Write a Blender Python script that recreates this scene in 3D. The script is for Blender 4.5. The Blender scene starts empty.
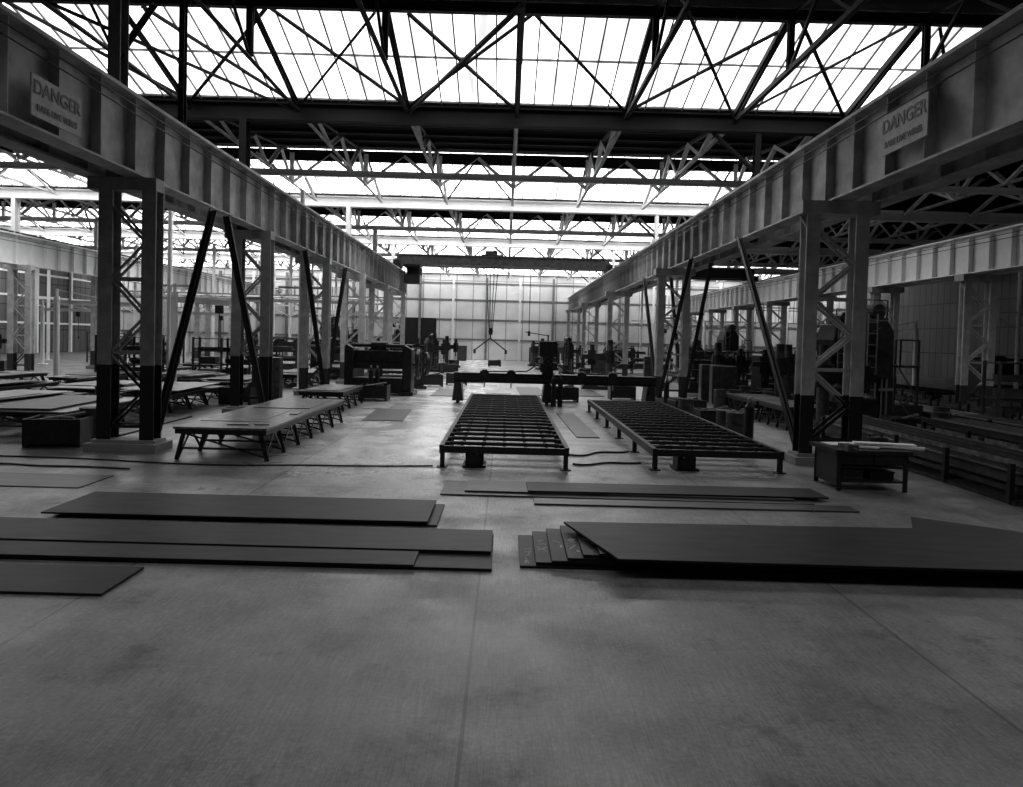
import bpy, math, random, bmesh
from mathutils import Vector, Matrix
random.seed(7)
C=bpy.context.scene.collection
# ---------------- materials ----------------
def mat(name,col,rough=.6,metal=0.,var=.25,scale=3.,bump=.0,spec=.4,stretch=(1,1,1)):
    m=bpy.data.materials.new(name); m.use_nodes=True; nt=m.node_tree; N=nt.nodes; L=nt.links
    b=N['Principled BSDF']
    tc=N.new('ShaderNodeTexCoord'); mp=N.new('ShaderNodeMapping'); mp.inputs['Scale'].default_value=stretch
    L.new(tc.outputs['Object'],mp.inputs[0])
    n=N.new('ShaderNodeTexNoise'); n.inputs['Scale'].default_value=scale; n.inputs['Detail'].default_value=7; n.inputs['Roughness'].default_value=.6
    L.new(mp.outputs[0],n.inputs['Vector'])
    r=N.new('ShaderNodeValToRGB')
    lo=col*(1-var); hi=min(.95,col*(1+var))
    r.color_ramp.elements[0].color=(lo,lo,lo,1); r.color_ramp.elements[1].color=(hi,hi,hi,1)
    r.color_ramp.elements[0].position=.3; r.color_ramp.elements[1].position=.7
    L.new(n.outputs[0],r.inputs[0]); L.new(r.outputs[0],b.inputs['Base Color'])
    b.inputs['Roughness'].default_value=rough; b.inputs['Metallic'].default_value=metal
    b.inputs['Specular IOR Level'].default_value=spec
    if bump:
        bp=N.new('ShaderNodeBump'); bp.inputs['Strength'].default_value=bump; bp.inputs['Distance'].default_value=.02
        L.new(n.outputs[0],bp.inputs['Height']); L.new(bp.outputs[0],b.inputs['Normal'])
    return m
M_dark=mat('dark_paint_steel',.012,.5)
M_mach=mat('machine_steel',.018,.4,var=.6,scale=5)
M_mach2=mat('machine_steel_worn',.06,.4,var=.6,scale=5)
M_black=mat('black_steel',.007,.5)
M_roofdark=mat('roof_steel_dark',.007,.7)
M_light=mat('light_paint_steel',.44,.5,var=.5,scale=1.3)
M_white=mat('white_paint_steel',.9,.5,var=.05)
M_mid=mat('grey_paint_steel',.2,.55,var=.25,scale=2)
M_plate=mat('mill_scale_plate',.012,.5,var=.9,scale=2.6,stretch=(.5,2,1),bump=.12,spec=.2)
M_plate2=mat('dull_plate',.05,.42,var=.6,scale=2.2,stretch=(.4,2,1))
M_plateM=mat('worn_table_plate',.14,.35,var=.85,scale=5)
M_plateL=mat('light_plate',.36,.35,var=.4,scale=1.5)
M_bed=mat('bed_steel',.016,.45,var=.5,scale=4)
M_ceil=mat('ceiling_board',.005,.95,var=.15,scale=1,spec=.1)
M_conc=mat('concrete_plinth',.3,.8,var=.2)
M_paper=mat('paper_white',.92,.7,var=.03)
M_chalk=mat('chalk',.4,.9,var=.7,scale=40)
M_sign=mat('sign_face',.45,.5,var=.25,scale=6)
M_ink=mat('sign_ink',.05,.5,var=.3)
M_rub=mat('rubber_cable',.012,.5)
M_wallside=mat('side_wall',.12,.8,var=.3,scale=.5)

def two_tone(name,lowc,hic,z):
    m=mat(name,hic,.5); nt=m.node_tree; N=nt.nodes;L=nt.links
    b=N['Principled BSDF']; src=b.inputs['Base Color'].links[0].from_socket
    g=N.new('ShaderNodeNewGeometry'); s=N.new('ShaderNodeSeparateXYZ'); L.new(g.outputs['Position'],s.inputs[0])
    gt=N.new('ShaderNodeMath'); gt.operation='GREATER_THAN'; gt.inputs[1].default_value=z; L.new(s.outputs[2],gt.inputs[0])
    mx=N.new('ShaderNodeMixRGB'); mx.inputs[1].default_value=(lowc,lowc,lowc,1)
    L.new(gt.outputs[0],mx.inputs[0]); L.new(src,mx.inputs[2]); L.new(mx.outputs[0],b.inputs['Base Color'])
    return m
M_col=two_tone('column_two_tone',.01,.28,2.1)
M_colN=two_tone('column_near_two_tone',.012,.5,1.75)
M_colR=two_tone('column_light',.06,.6,1.3)

def floor_mat():
    m=bpy.data.materials.new('concrete_floor'); m.use_nodes=True; nt=m.node_tree;N=nt.nodes;L=nt.links
    b=N['Principled BSDF']; tc=N.new('ShaderNodeTexCoord')
    def noise(sc,st,det=8,rough=.6):
        mp=N.new('ShaderNodeMapping'); mp.inputs['Scale'].default_value=st; L.new(tc.outputs['Object'],mp.inputs[0])
        n=N.new('ShaderNodeTexNoise'); n.inputs['Scale'].default_value=sc; n.inputs['Detail'].default_value=det; n.inputs['Roughness'].default_value=rough
        L.new(mp.outputs[0],n.inputs[0]); return n
    def ramp(n,a,c,ca,cc):
        r=N.new('ShaderNodeValToRGB'); e=r.color_ramp.elements; e[0].position=a;e[1].position=c
        e[0].color=(ca,)*3+(1,); e[1].color=(cc,)*3+(1,); L.new(n.outputs[0],r.inputs[0]); return r
    def vmul(col,n,a,c,ca,cc):
        mr=N.new('ShaderNodeMapRange'); mr.inputs[1].default_value=a; mr.inputs[2].default_value=c; mr.inputs[3].default_value=ca; mr.inputs[4].default_value=cc
        L.new(n.outputs[0],mr.inputs[0]); vm=N.new('ShaderNodeVectorMath'); vm.operation='SCALE'; L.new(col,vm.inputs[0]); L.new(mr.outputs[0],vm.inputs['Scale']); return vm.outputs[0]
    big=ramp(noise(.3,(1,1,1)),.3,.7,.13,.19)
    cn=noise(1.,(60,2.2,1),6,.8)
    col=vmul(big.outputs[0],noise(1.1,(1,.8,1),10,.75),.35,.65,.68,1.3)
    col=vmul(col,cn,.3,.7,.5,1.5)
    col=vmul(col,noise(22,(1,1,1),7,.8),.3,.7,.5,1.5)
    col=vmul(col,noise(1.3,(1,1,1),12,.8),.53,.63,1.,.42)
    col=vmul(col,noise(3.1,(1,1,1),12,.85),.6,.66,1.,1.9)
    col=vmul(col,noise(9,(1,1,1),10,.8),.62,.68,1.,2.)
    s=N.new('ShaderNodeSeparateXYZ'); L.new(tc.outputs['Object'],s.inputs[0])
    br=N.new('ShaderNodeTexBrick'); br.offset=0; br.inputs['Scale'].default_value=1; br.inputs['Brick Width'].default_value=4.4; br.inputs['Row Height'].default_value=34
    br.inputs['Mortar Size'].default_value=.017; br.inputs['Color1'].default_value=(1,1,1,1); br.inputs['Color2'].default_value=(.82,.82,.82,1); br.inputs['Mortar'].default_value=(.35,.35,.35,1)
    mp=N.new('ShaderNodeMapping'); mp.inputs['Location'].default_value=(.25,20.,0); L.new(tc.outputs['Object'],mp.inputs[0]); L.new(mp.outputs[0],br.inputs[0])
    x=N.new('ShaderNodeVectorMath'); x.operation='MULTIPLY'; L.new(col,x.inputs[0]); L.new(br.outputs[0],x.inputs[1]); col=x.outputs[0]
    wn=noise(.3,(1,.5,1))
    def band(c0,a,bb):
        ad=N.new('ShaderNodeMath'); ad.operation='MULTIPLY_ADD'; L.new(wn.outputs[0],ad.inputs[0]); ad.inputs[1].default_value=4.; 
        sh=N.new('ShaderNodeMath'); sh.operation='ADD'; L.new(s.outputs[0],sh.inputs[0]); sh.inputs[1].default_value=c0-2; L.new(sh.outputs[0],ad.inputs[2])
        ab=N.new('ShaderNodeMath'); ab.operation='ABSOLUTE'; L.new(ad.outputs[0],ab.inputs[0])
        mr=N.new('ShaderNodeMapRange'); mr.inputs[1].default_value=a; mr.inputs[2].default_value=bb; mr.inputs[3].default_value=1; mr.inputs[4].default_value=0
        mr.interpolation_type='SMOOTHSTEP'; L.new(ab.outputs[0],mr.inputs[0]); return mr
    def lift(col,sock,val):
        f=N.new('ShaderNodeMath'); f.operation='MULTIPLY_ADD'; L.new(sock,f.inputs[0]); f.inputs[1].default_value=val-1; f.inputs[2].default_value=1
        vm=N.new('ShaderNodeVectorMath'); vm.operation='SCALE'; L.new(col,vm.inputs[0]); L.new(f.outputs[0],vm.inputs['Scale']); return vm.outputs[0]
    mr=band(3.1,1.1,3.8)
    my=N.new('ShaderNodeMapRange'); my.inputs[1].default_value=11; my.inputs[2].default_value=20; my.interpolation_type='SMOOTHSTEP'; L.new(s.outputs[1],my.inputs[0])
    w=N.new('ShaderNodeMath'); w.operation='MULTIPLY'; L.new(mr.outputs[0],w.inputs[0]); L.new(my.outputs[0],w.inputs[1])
    col=lift(col,my.outputs[0],1.9)  # grazing window reflection on the farther floor, put into its base colour
    col=lift(col,w.outputs[0],3.2)  # skylight glare along the aisle, painted as lighter floor colour
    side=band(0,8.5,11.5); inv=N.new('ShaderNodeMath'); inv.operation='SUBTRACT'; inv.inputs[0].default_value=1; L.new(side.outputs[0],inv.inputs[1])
    col=lift(col,inv.outputs[0],.35)  # dimness of the side bays painted into the floor colour
    mn=N.new('ShaderNodeVectorMath'); mn.operation='MINIMUM'; L.new(col,mn.inputs[0]); mn.inputs[1].default_value=(.9,.9,.9)
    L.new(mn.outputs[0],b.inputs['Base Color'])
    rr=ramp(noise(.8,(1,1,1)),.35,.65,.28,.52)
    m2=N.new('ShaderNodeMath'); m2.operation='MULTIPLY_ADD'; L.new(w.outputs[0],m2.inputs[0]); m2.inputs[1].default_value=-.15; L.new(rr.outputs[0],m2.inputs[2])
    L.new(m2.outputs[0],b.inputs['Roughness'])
    b.inputs['Specular IOR Level'].default_value=.6
    bp=N.new('ShaderNodeBump'); bp.inputs['Strength'].default_value=.2; bp.inputs['Distance'].default_value=.01
    L.new(cn.outputs[0],bp.inputs['Height']); L.new(bp.outputs[0],b.inputs['Normal'])
    return m
M_floor=floor_mat()
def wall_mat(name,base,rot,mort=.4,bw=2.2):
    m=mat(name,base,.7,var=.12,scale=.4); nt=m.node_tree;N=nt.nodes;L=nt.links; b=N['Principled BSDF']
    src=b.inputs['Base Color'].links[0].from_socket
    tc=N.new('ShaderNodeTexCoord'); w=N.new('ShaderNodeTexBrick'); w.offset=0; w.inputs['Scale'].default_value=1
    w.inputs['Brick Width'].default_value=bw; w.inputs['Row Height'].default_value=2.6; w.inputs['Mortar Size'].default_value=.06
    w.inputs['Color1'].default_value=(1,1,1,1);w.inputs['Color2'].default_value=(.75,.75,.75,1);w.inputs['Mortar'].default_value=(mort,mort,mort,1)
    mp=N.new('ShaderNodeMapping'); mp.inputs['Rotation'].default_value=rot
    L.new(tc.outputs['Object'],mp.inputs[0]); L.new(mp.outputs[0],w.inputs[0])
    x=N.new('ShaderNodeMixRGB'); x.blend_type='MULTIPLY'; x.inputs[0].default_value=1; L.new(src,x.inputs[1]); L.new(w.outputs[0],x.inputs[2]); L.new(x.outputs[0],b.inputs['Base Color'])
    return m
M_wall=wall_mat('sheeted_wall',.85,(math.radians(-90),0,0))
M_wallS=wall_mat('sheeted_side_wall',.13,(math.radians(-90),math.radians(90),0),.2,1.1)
def glass_mat(name,s):
    m=bpy.data.materials.new(name); m.use_nodes=True; nt=m.node_tree;N=nt.nodes;L=nt.links
    for n in list(N): 
        if n.type!='OUTPUT_MATERIAL': N.remove(n)
    e=N.new('ShaderNodeEmission'); tc=N.new('ShaderNodeTexCoord'); n=N.new('ShaderNodeTexNoise'); n.inputs['Scale'].default_value=.9; n.inputs['Detail'].default_value=7
    mp=N.new('ShaderNodeMapping'); mp.inputs['Scale'].default_value=(3,.4,.4); L.new(tc.outputs['Object'],mp.inputs[0]); L.new(mp.outputs[0],n.inputs[0])
    r=N.new('ShaderNodeValToRGB'); r.color_ramp.elements[0].position=.33; r.color_ramp.elements[1].position=.6
    r.color_ramp.elements[0].color=(.4,.4,.4,1); r.color_ramp.elements[1].color=(1,1,1,1)
    L.new(n.outputs[0],r.inputs[0])
    br=N.new('ShaderNodeTexBrick'); br.offset=0; br.inputs['Scale'].default_value=1; br.inputs['Brick Width'].default_value=.66; br.inputs['Row Height'].default_value=2.4; br.inputs['Mortar Size'].default_value=0
    br.inputs['Color1'].default_value=(1,1,1,1); br.inputs['Color2'].default_value=(.45,.45,.45,1); L.new(tc.outputs['Object'],br.inputs[0])
    x=N.new('ShaderNodeMixRGB'); x.blend_type='MULTIPLY'; x.inputs[0].default_value=1; L.new(r.outputs[0],x.inputs[1]); L.new(br.outputs[0],x.inputs[2])
    L.new(x.outputs[0],e.inputs[0]); e.inputs[1].default_value=s
    L.new(e.outputs[0],N['Material Output'].inputs[0]); return m
M_glass=glass_mat('daylit_frosted_glass',1.7)
M_glassN=glass_mat('daylit_frosted_glass_near',2.2)
M_glassF=glass_mat('daylit_frosted_glass_far',5.0)  # stronger emission for the farther roof teeth
M_glass2=glass_mat('daylit_dirty_glass',.4)

# ---------------- mesh builder ----------------
class MB:
    def __init__(s): s.v=[]; s.f=[]
    def box(s,x0,x1,y0,y1,z0,z1):
        i=len(s.v); s.v+=[(x0,y0,z0),(x1,y0,z0),(x1,y1,z0),(x0,y1,z0),(x0,y0,z1),(x1,y0,z1),(x1,y1,z1),(x0,y1,z1)]
        s.f+=[tuple(i+k for k in q) for q in ((0,3,2,1),(4,5,6,7),(0,1,5,4),(1,2,6,5),(2,3,7,6),(3,0,4,7))]; return s
    def frame(s,p,q,up):
        p=Vector(p);q=Vector(q); d=(q-p).normalized(); u=Vector(up)
        if abs(d.dot(u))>.98: u=Vector((0,1,0)) if abs(d.y)<.9 else Vector((1,0,0))
        a=d.cross(u).normalized(); c=a.cross(d).normalized(); return p,q,a,c
    def bar(s,p,q,w,h,up=(0,0,1),oa=0,oc=0):
        p,q,a,c=s.frame(p,q,up); i=len(s.v)
        for e in (p,q):
            for k,l in ((-1,-1),(1,-1),(1,1),(-1,1)):
                s.v.append(tuple(e+a*(k*w/2+oa)+c*(l*h/2+oc)))
        s.f+=[tuple(i+k for k in t) for t in ((0,1,2,3),(7,6,5,4),(0,4,5,1),(1,5,6,2),(2,6,7,3),(3,7,4,0))]; return s
    def ibeam(s,p,q,w,d,t=.03,up=(0,0,1)):
        s.bar(p,q,w,t,up,0,d/2-t/2); s.bar(p,q,w,t,up,0,-d/2+t/2); s.bar(p,q,t,d-2*t,up); return s
    def angle(s,p,q,w,t=.015,up=(0,0,1)):
        s.bar(p,q,w,t,up,0,-w/2+t/2); s.bar(p,q,t,w,up,-w/2+t/2,0); return s
    def cyl(s,p,q,r,n=12,r2=None):
        if r2 is None:r2=r
        p,q,a,c=s.frame(p,q,(0,0,1)); i=len(s.v)
        for e,rr in ((p,r),(q,r2)):
            for k in range(n):
                t=2*math.pi*k/n; s.v.append(tuple(e+a*math.cos(t)*rr+c*math.sin(t)*rr))
        s.f.append(tuple(range(i,i+n))); s.f.append(tuple(range(i+2*n-1,i+n-1,-1)))
        for k in range(n):
            l=(k+1)%n; s.f.append((i+k,i+n+k,i+n+l,i+l))
        return s
    def wheel(s,c,ax,r,th,n=24,spokes=6):
        c=Vector(c);ax=Vector(ax).normalized(); u=ax.orthogonal().normalized(); w=ax.cross(u)
        i=len(s.v); ri=r*.84
        for k in range(n):
            t=2*math.pi*k/n; d=u*math.cos(t)+w*math.sin(t)
            for rr,o in ((r,-1),(r,1),(ri,1),(ri,-1)): s.v.append(tuple(c+d*rr+ax*(o*th/2)))
        for k in range(n):
            l=(k+1)%n
            for j in range(4): s.f.append((i+4*k+j,i+4*l+j,i+4*l+(j+1)%4,i+4*k+(j+1)%4))
        for k in range(spokes):
            t=2*math.pi*k/spokes; d=u*math.cos(t)+w*math.sin(t); s.bar(c,c+d*ri*1.02,th*.5,r*.1,ax)
        s.cyl(c-ax*th*.7,c+ax*th*.7,r*.16,12); return s
    def poly(s,pts,z0,z1):
        n=len(pts); i=len(s.v)
        s.v+=[(x,y,z0) for x,y in pts]+[(x,y,z1) for x,y in pts]
        s.f.append(tuple(range(i+n-1,i-1,-1))); s.f.append(tuple(range(i+n,i+2*n)))
        for k in range(n):
            l=(k+1)%n; s.f.append((i+k,i+l,i+n+l,i+n+k))
        return s
    def prism(s,pts,y0,y1):
        n=len(pts); i=len(s.v)
        s.v+=[(x,y0,z) for x,z in pts]+[(x,y1,z) for x,z in pts]
        s.f.append(tuple(range(i,i+n))); s.f.append(tuple(range(i+2*n-1,i+n-1,-1)))
        for k in range(n):
            l=(k+1)%n; s.f.append((i+l,i+k,i+n+k,i+n+l))
        return s
def meta(o,label=None,cat=None,group=None,kind=None):
    if label:o['label']=label
    if cat:o['category']=cat
    if group:o['group']=group
    if kind:o['kind']=kind
def obj(name,mb,m,parent=None,loc=None,label=None,cat=None,group=None,kind=None,rotz=0,bevel=0):
    me=bpy.data.meshes.new(name); me.from_pydata(mb.v,[],mb.f); me.update()
    me.materials.append(m); o=bpy.data.objects.new(name,me); C.objects.link(o)
    bm=bmesh.new(); bm.from_mesh(me); bmesh.ops.recalc_face_normals(bm,faces=bm.faces); bm.to_mesh(me); bm.free()
    if bevel:
        bv=o.modifiers.new('b','BEVEL'); bv.width=bevel; bv.segments=2
    if parent: o.parent=parent
    if loc: o.location=loc
    o.rotation_euler[2]=rotz
    meta(o,label,cat,group,kind); return o
def root(name,loc,label,cat,group=None,rotz=0):
    o=bpy.data.objects.new(name,None); C.objects.link(o); o.location=loc; o.rotation_euler[2]=rotz; o.empty_display_size=.2
    meta(o,label,cat,group); return o
def dup(r,loc,rotz=0,label=None,group=None,scale=None):
    n=r.copy(); C.objects.link(n); n.location=loc; n.rotation_euler[2]=rotz
    if label:n['label']=label
    if group:n['group']=group
    if scale:n.scale=scale
    for c in r.children:
        k=c.copy(); C.objects.link(k); k.parent=n
        for g in c.children:
            kk=g.copy(); C.objects.link(kk); kk.parent=k
    return n
def rep(o,offs):
    for v in offs:
        k=o.copy(); C.objects.link(k); k.location=o.location+Vector(v)
def curve_to_mesh(cu,name):
    t=bpy.data.objects.new('tmp',cu); C.objects.link(t)
    bpy.context.view_layer.update()
    dg=bpy.context.evaluated_depsgraph_get(); me=bpy.data.meshes.new_from_object(t.evaluated_get(dg)); 
    C.objects.unlink(t); bpy.data.objects.remove(t)
    o=bpy.data.objects.new(name,me); C.objects.link(o); return o

# ---------------- shell ----------------
XW,XE=-52.,46.; YS,YN=-8.4,95.4
SP=3.9
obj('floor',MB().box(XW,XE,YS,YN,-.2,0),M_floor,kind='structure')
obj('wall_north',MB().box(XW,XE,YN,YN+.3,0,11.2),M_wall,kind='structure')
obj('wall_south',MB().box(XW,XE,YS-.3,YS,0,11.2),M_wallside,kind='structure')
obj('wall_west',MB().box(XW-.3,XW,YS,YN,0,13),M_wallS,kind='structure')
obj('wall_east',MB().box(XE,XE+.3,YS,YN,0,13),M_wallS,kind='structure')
VAL=[8.9+17.3*k for k in range(6)]
VAL[5]=95.4
for k,yv in enumerate(VAL):
    y0=yv-17.3; yr=yv-5.
    obj('ceiling',MB().bar((( XW+XE)/2,y0,11.45),((XW+XE)/2,yr+.1,12.85),XE-XW,.12),M_ceil,kind='structure')
    xe=16.5 if k in (2,3,4) else XE
    mb=MB(); a=Vector((0,yr,12.75)); b=Vector((0,yv-.25,11.3))
    x=XW
    while x<xe:
        mb.bar(a+Vector((x,0,0)),b+Vector((x,0,0)),.045,.06); x+=.66
    for t in (0.02,.5,.98):
        p=a.lerp(b,t); mb.bar((XW,p.y,p.z),(xe,p.y,p.z),.05,.06)
    w=obj('window_%d'%(k+1),mb,M_mid,kind='structure')
    g=MB(); g.v=[(XW,yr,12.80),(xe,yr,12.80),(xe,yv-.25,11.36),(XW,yv-.25,11.36)]; g.f=[(0,1,2,3)]
    obj('glass',g,M_glass if k<1 else (M_glassN if k==1 else M_glassF),parent=w,label='daylit frosted roof glass')
    if xe<XE:
        obj('ceiling',MB().bar(((xe+XE)/2,yr,12.80),((xe+XE)/2,yv-.25,11.36),XE-xe,.06),M_ceil,kind='structure')
tn=1
for x in [XW+1+4.4*i for i in range(22)]:
    obj('trim_%d'%tn,MB().ibeam((x,YN-.2,0),(x,YN-.2,10.9),.3,.3,up=(0,1,0)),M_white if tn%2 else M_mid,kind='structure'); tn+=1
for z in (2.6,5.2,7.8,10.):
    obj('trim_%d'%tn,MB().box(XW,XE,YN-.09,YN-.01,z,z+.2),M_mid,kind='structure'); tn+=1
# west wall rails and posts
for y in [30+6.2*i for i in range(11)]:
    obj('trim_%d'%tn,MB().ibeam((XW+.16,y,0),(XW+.16,y,11),.3,.3,up=(1,0,0)),M_white,kind='structure'); tn+=1
for z in (3.2,6.1,8.6):
    obj('trim_%d'%tn,MB().box(XW+.01,XW+.09,20,YN-.5,z,z+.22),M_white,kind='structure'); tn+=1
d=obj('door_1',MB().box(-14,-9.2,YN-.16,YN-.03,0,5.4),M_black,kind='structure')
e=obj('door_panel',MB().box(-13.8,-11.7,YN-.2,YN-.16,.1,5.2),M_dark,parent=d); rep(e,[(2.3,0,0)])
for i,(xa,xb) in enumerate(((-50,-32),(-28,-16),(20,40))):
    mb=MB(); x=xa
    while x<=xb: mb.box(x-.04,x+.04,YN-.12,YN-.03,6,9.2); x+=1.
    w=obj('window_%d'%(7+i),mb.box(xa,xb,YN-.12,YN-.03,7.5,7.6),M_dark,kind='structure')
    obj('glass',MB().box(xa,xb,YN-.06,YN-.03,6,9.2),M_glass2,parent=w)

# ---------------- roof steel ----------------
X0=.2-SP*13
for k,yv in enumerate(VAL[:-1]):
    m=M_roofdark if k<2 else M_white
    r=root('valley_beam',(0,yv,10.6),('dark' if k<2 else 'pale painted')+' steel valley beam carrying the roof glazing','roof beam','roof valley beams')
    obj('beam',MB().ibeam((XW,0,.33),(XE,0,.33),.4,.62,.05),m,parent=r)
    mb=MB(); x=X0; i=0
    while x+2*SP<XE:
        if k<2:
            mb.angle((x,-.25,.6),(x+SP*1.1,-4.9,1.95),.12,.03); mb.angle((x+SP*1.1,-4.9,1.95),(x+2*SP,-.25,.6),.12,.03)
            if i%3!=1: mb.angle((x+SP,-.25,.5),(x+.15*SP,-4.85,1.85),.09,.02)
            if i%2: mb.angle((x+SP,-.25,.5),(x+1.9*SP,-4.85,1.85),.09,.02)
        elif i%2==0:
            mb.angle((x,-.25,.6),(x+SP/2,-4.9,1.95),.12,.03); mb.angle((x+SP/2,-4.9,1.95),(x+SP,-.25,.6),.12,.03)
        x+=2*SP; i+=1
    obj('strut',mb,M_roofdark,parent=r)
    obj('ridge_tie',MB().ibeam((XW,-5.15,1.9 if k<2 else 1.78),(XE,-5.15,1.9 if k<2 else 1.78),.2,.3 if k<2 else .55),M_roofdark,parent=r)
    if k<4:
        for j in (1,2,3,4,5):
            yy=j*2.05; zz=.85+1.4*(yy/12.3)-.14; obj('purlin',MB().bar((XW,yy,zz),(XE,yy,zz),.08,.14),M_roofdark,parent=r)
for k in (1,2,3):
    r=root('tie_beam',(0,VAL[k]+8.8,10.62),'pale painted tie beam crossing under the roof trusses','roof beam','roof tie beams')
    obj('beam',MB().ibeam((XW,0,.1),(XE,0,.1),.25,.3,.03),M_white,parent=r)
for i in (-3,-1,1):
    x=.2+SP*i
    y=VAL[0]
    a,b=((x,y+8.3),(x+SP,y+16.9)) if i!=-1 else ((x+SP,y+8.3),(x,y+16.9))
    o=obj('wind_brace',MB().angle((a[0],a[1],10.86),(b[0],b[1],10.86),.1,.02),M_roofdark,label='dark diagonal angle brace between the roof trusses',cat='roof brace',group='roof wind braces')
def truss(mdk,web,wide,near):
    r=root('roof_truss',(0,0,0),'steel lattice truss spanning between the valley beams','roof truss','roof lattice trusses')
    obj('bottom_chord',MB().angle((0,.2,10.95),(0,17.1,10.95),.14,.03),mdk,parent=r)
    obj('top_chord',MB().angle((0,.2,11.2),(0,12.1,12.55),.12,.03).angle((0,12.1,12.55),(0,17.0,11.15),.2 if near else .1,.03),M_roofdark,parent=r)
    mb=MB()
    ys=[.3,4.4,8.3,12.1,16.9]
    def top(y): return 11.2+(12.55-11.2)*(y-.2)/11.9 if y<12.1 else 12.55-(1.4)*(y-12.1)/4.9
    for a,b in zip(ys[:-1],ys[1:]):
        mid=(a+b)/2
        if near and a>12: 
            mb.angle((0,12.1,12.5),(0,16.9,10.95),wide,.02); continue
        mb.angle((0,a,10.95),(0,mid,top(mid)),wide,.025).angle((0,mid,top(mid)),(0,b,10.95),wide,.025)
    if not near: mb.angle((0,12.1,10.95),(0,12.1,12.5),wide*1.4,.025)
    obj('web',mb,web,parent=r)
    if near:
        obj('king_post',MB().ibeam((0,12.1,10.95),(0,12.1,12.55),.18,.16,.02,up=(0,1,0)),web,parent=r)
    else:
        obj('side_strut',MB().angle((0,12.1,10.95),(1.9,12.1,12.45),wide,.02),web,parent=r)
        obj('side_strut',MB().angle((0,12.1,10.95),(-1.9,12.1,12.45),wide,.02),web,parent=r)
    return r
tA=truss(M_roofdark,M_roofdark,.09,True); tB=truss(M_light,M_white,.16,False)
firstA=True; firstB=True
for k in range(5):
    y0=VAL[k]
    for i in range(-10,9):
        x=.2+SP*i
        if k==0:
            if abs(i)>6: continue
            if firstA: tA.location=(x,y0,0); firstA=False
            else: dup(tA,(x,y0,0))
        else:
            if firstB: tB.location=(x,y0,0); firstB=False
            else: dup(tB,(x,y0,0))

# ---------------- runway girders ----------------
def girder(x,y0,y1,side,m,lab):
    L=y1-y0
    r=root('crane_runway_girder',(x,y0,6.65),lab,'crane girder','crane runway girders')
    mb=MB().ibeam((0,0,.9),(0,L,.9),.5,1.8,.05)
    mb.box(-.33,.33,0,L,1.74,1.82)
    obj('girder',mb,m,parent=r)
    st=obj('stiffener',MB().box(-.24,.24,-.012,.012,.04,1.76),m,parent=r,loc=(0,.4,0))
    y=1.45; L2=[]
    while y+.4<L: L2.append((0,y,0)); y+=1.45
    rep(st,L2)
    obj('crane_rail',MB().ibeam((0,0,1.9),(0,L,1.9),.14,.15,.03),M_dark,parent=r)
    e=obj('conductor_wire',MB().cyl((side*.36,0,1.5),(side*.36,L,1.5),.015,6),M_dark,parent=r); rep(e,[(0,0,-.2)])
    return r
GL='light grey riveted plate girder with vertical stiffeners and crane rail'
for x,s_,ye in ((-9.05,1,64),(-10.15,-1,64),(8.3,-1,95),(9.5,1,95)): girder(x,-8,ye,s_,M_light,GL)
for x,s_ in ((-29.6,1),(22.2,-1),(23.4,1)): girder(x,-8,95,s_,M_white,GL)

def sign(x,y,z,side,sc):
    r=root('danger_sign',(x,y,z),'worn pale danger sign with dark lettering on the crane girder','warning sign','danger signs')
    r.scale=(1,sc,sc)
    obj('sign_plate',MB().box(-.015,.015,-.85,.85,-.42,.42),M_sign,parent=r)
    for t,zz,s in (('DANGER',.04,.4),('BARE LIVE WIRES',-.28,.18)):
        c=bpy.data.curves.new('lettering','FONT'); c.body=t; c.size=s; c.align_x='CENTER'; c.extrude=.004; c.offset=.006
        c.materials.append(M_ink); o=curve_to_mesh(c,'lettering'); o.parent=r
        o.location=(side*.022,0,zz); o.rotation_euler=(math.pi/2,0,math.pi/2*side)
sign(-8.70,13.9,7.2,1,.9); sign(7.95,14.7,7.5,-1,1)

# ---------------- crane columns ----------------
def column(xa,xb,m,name='crane_column',braces=(),upper=False,ux=None,cap=.35):
    r=root(name,(0,0,0),'','column')
    for x in (xa,xb):
        obj('leg',MB().ibeam((x,0,.25),(x,0,6.35),.34,.42,.035,up=(0,1,0)),m,parent=r)
    lo,hi=min(xa,xb),max(xa,xb)
    mb=MB(); z=.6; s=0
    while z<6.0:
        a,b=(lo+.1,hi-.1) if s%2==0 else (hi-.1,lo+.1)
        for yy in (-.15,.15): mb.angle((a,yy,z),(b,yy,z+.9),.07,.015)
        if s%2==0:
            for yy in (-.15,.15): mb.bar((lo,yy,z),(hi,yy,z),.02,.08)
        z+=.9; s+=1
    obj('lacing',mb,m,parent=r)
    obj('base_plinth',MB().box(lo-.35,hi+.35,-.45,.45,0,.2).box(lo-.25,hi+.25,-.3,.3,.2,.28),M_conc,parent=r)
    if cap>.2: obj('cap_bracket',MB().box(lo-cap,hi+cap,-.35,.35,6.32,6.64).prism([(lo-.3,6.33),(lo,6.33),(lo,5.85)],-.03,.03).prism([(hi,6.33),(hi+.3,6.33),(hi,5.85)],-.03,.03),M_light,parent=r)
    else: obj('cap_bracket',MB().box(lo-.45,hi+cap,-.22,.22,6.34,6.64),m,parent=r)
    if upper:
        xm=(lo+hi)/2 if ux is None else ux
        obj('upper_shaft',MB().ibeam((xm,0,6.64),(xm,0,10.6),.25,.5,.03,up=(0,1,0)),upper,parent=r)
    for bi,dy in enumerate(braces):
        xx=xa if bi<2 else xb
        s_=1 if dy>0 else -1
        obj('brace',MB().angle((xx,.25*s_,.3),(xx,dy,6.55),.17,.03).angle((xx+.05,.25*s_,.3),(xx+.05,dy,6.55),.1,.03),M_dark,parent=r)
    return r
def placecol(r,x,y,lab): r.location=(x,y,0); r['label']=lab; r['group']='crane columns'
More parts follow.
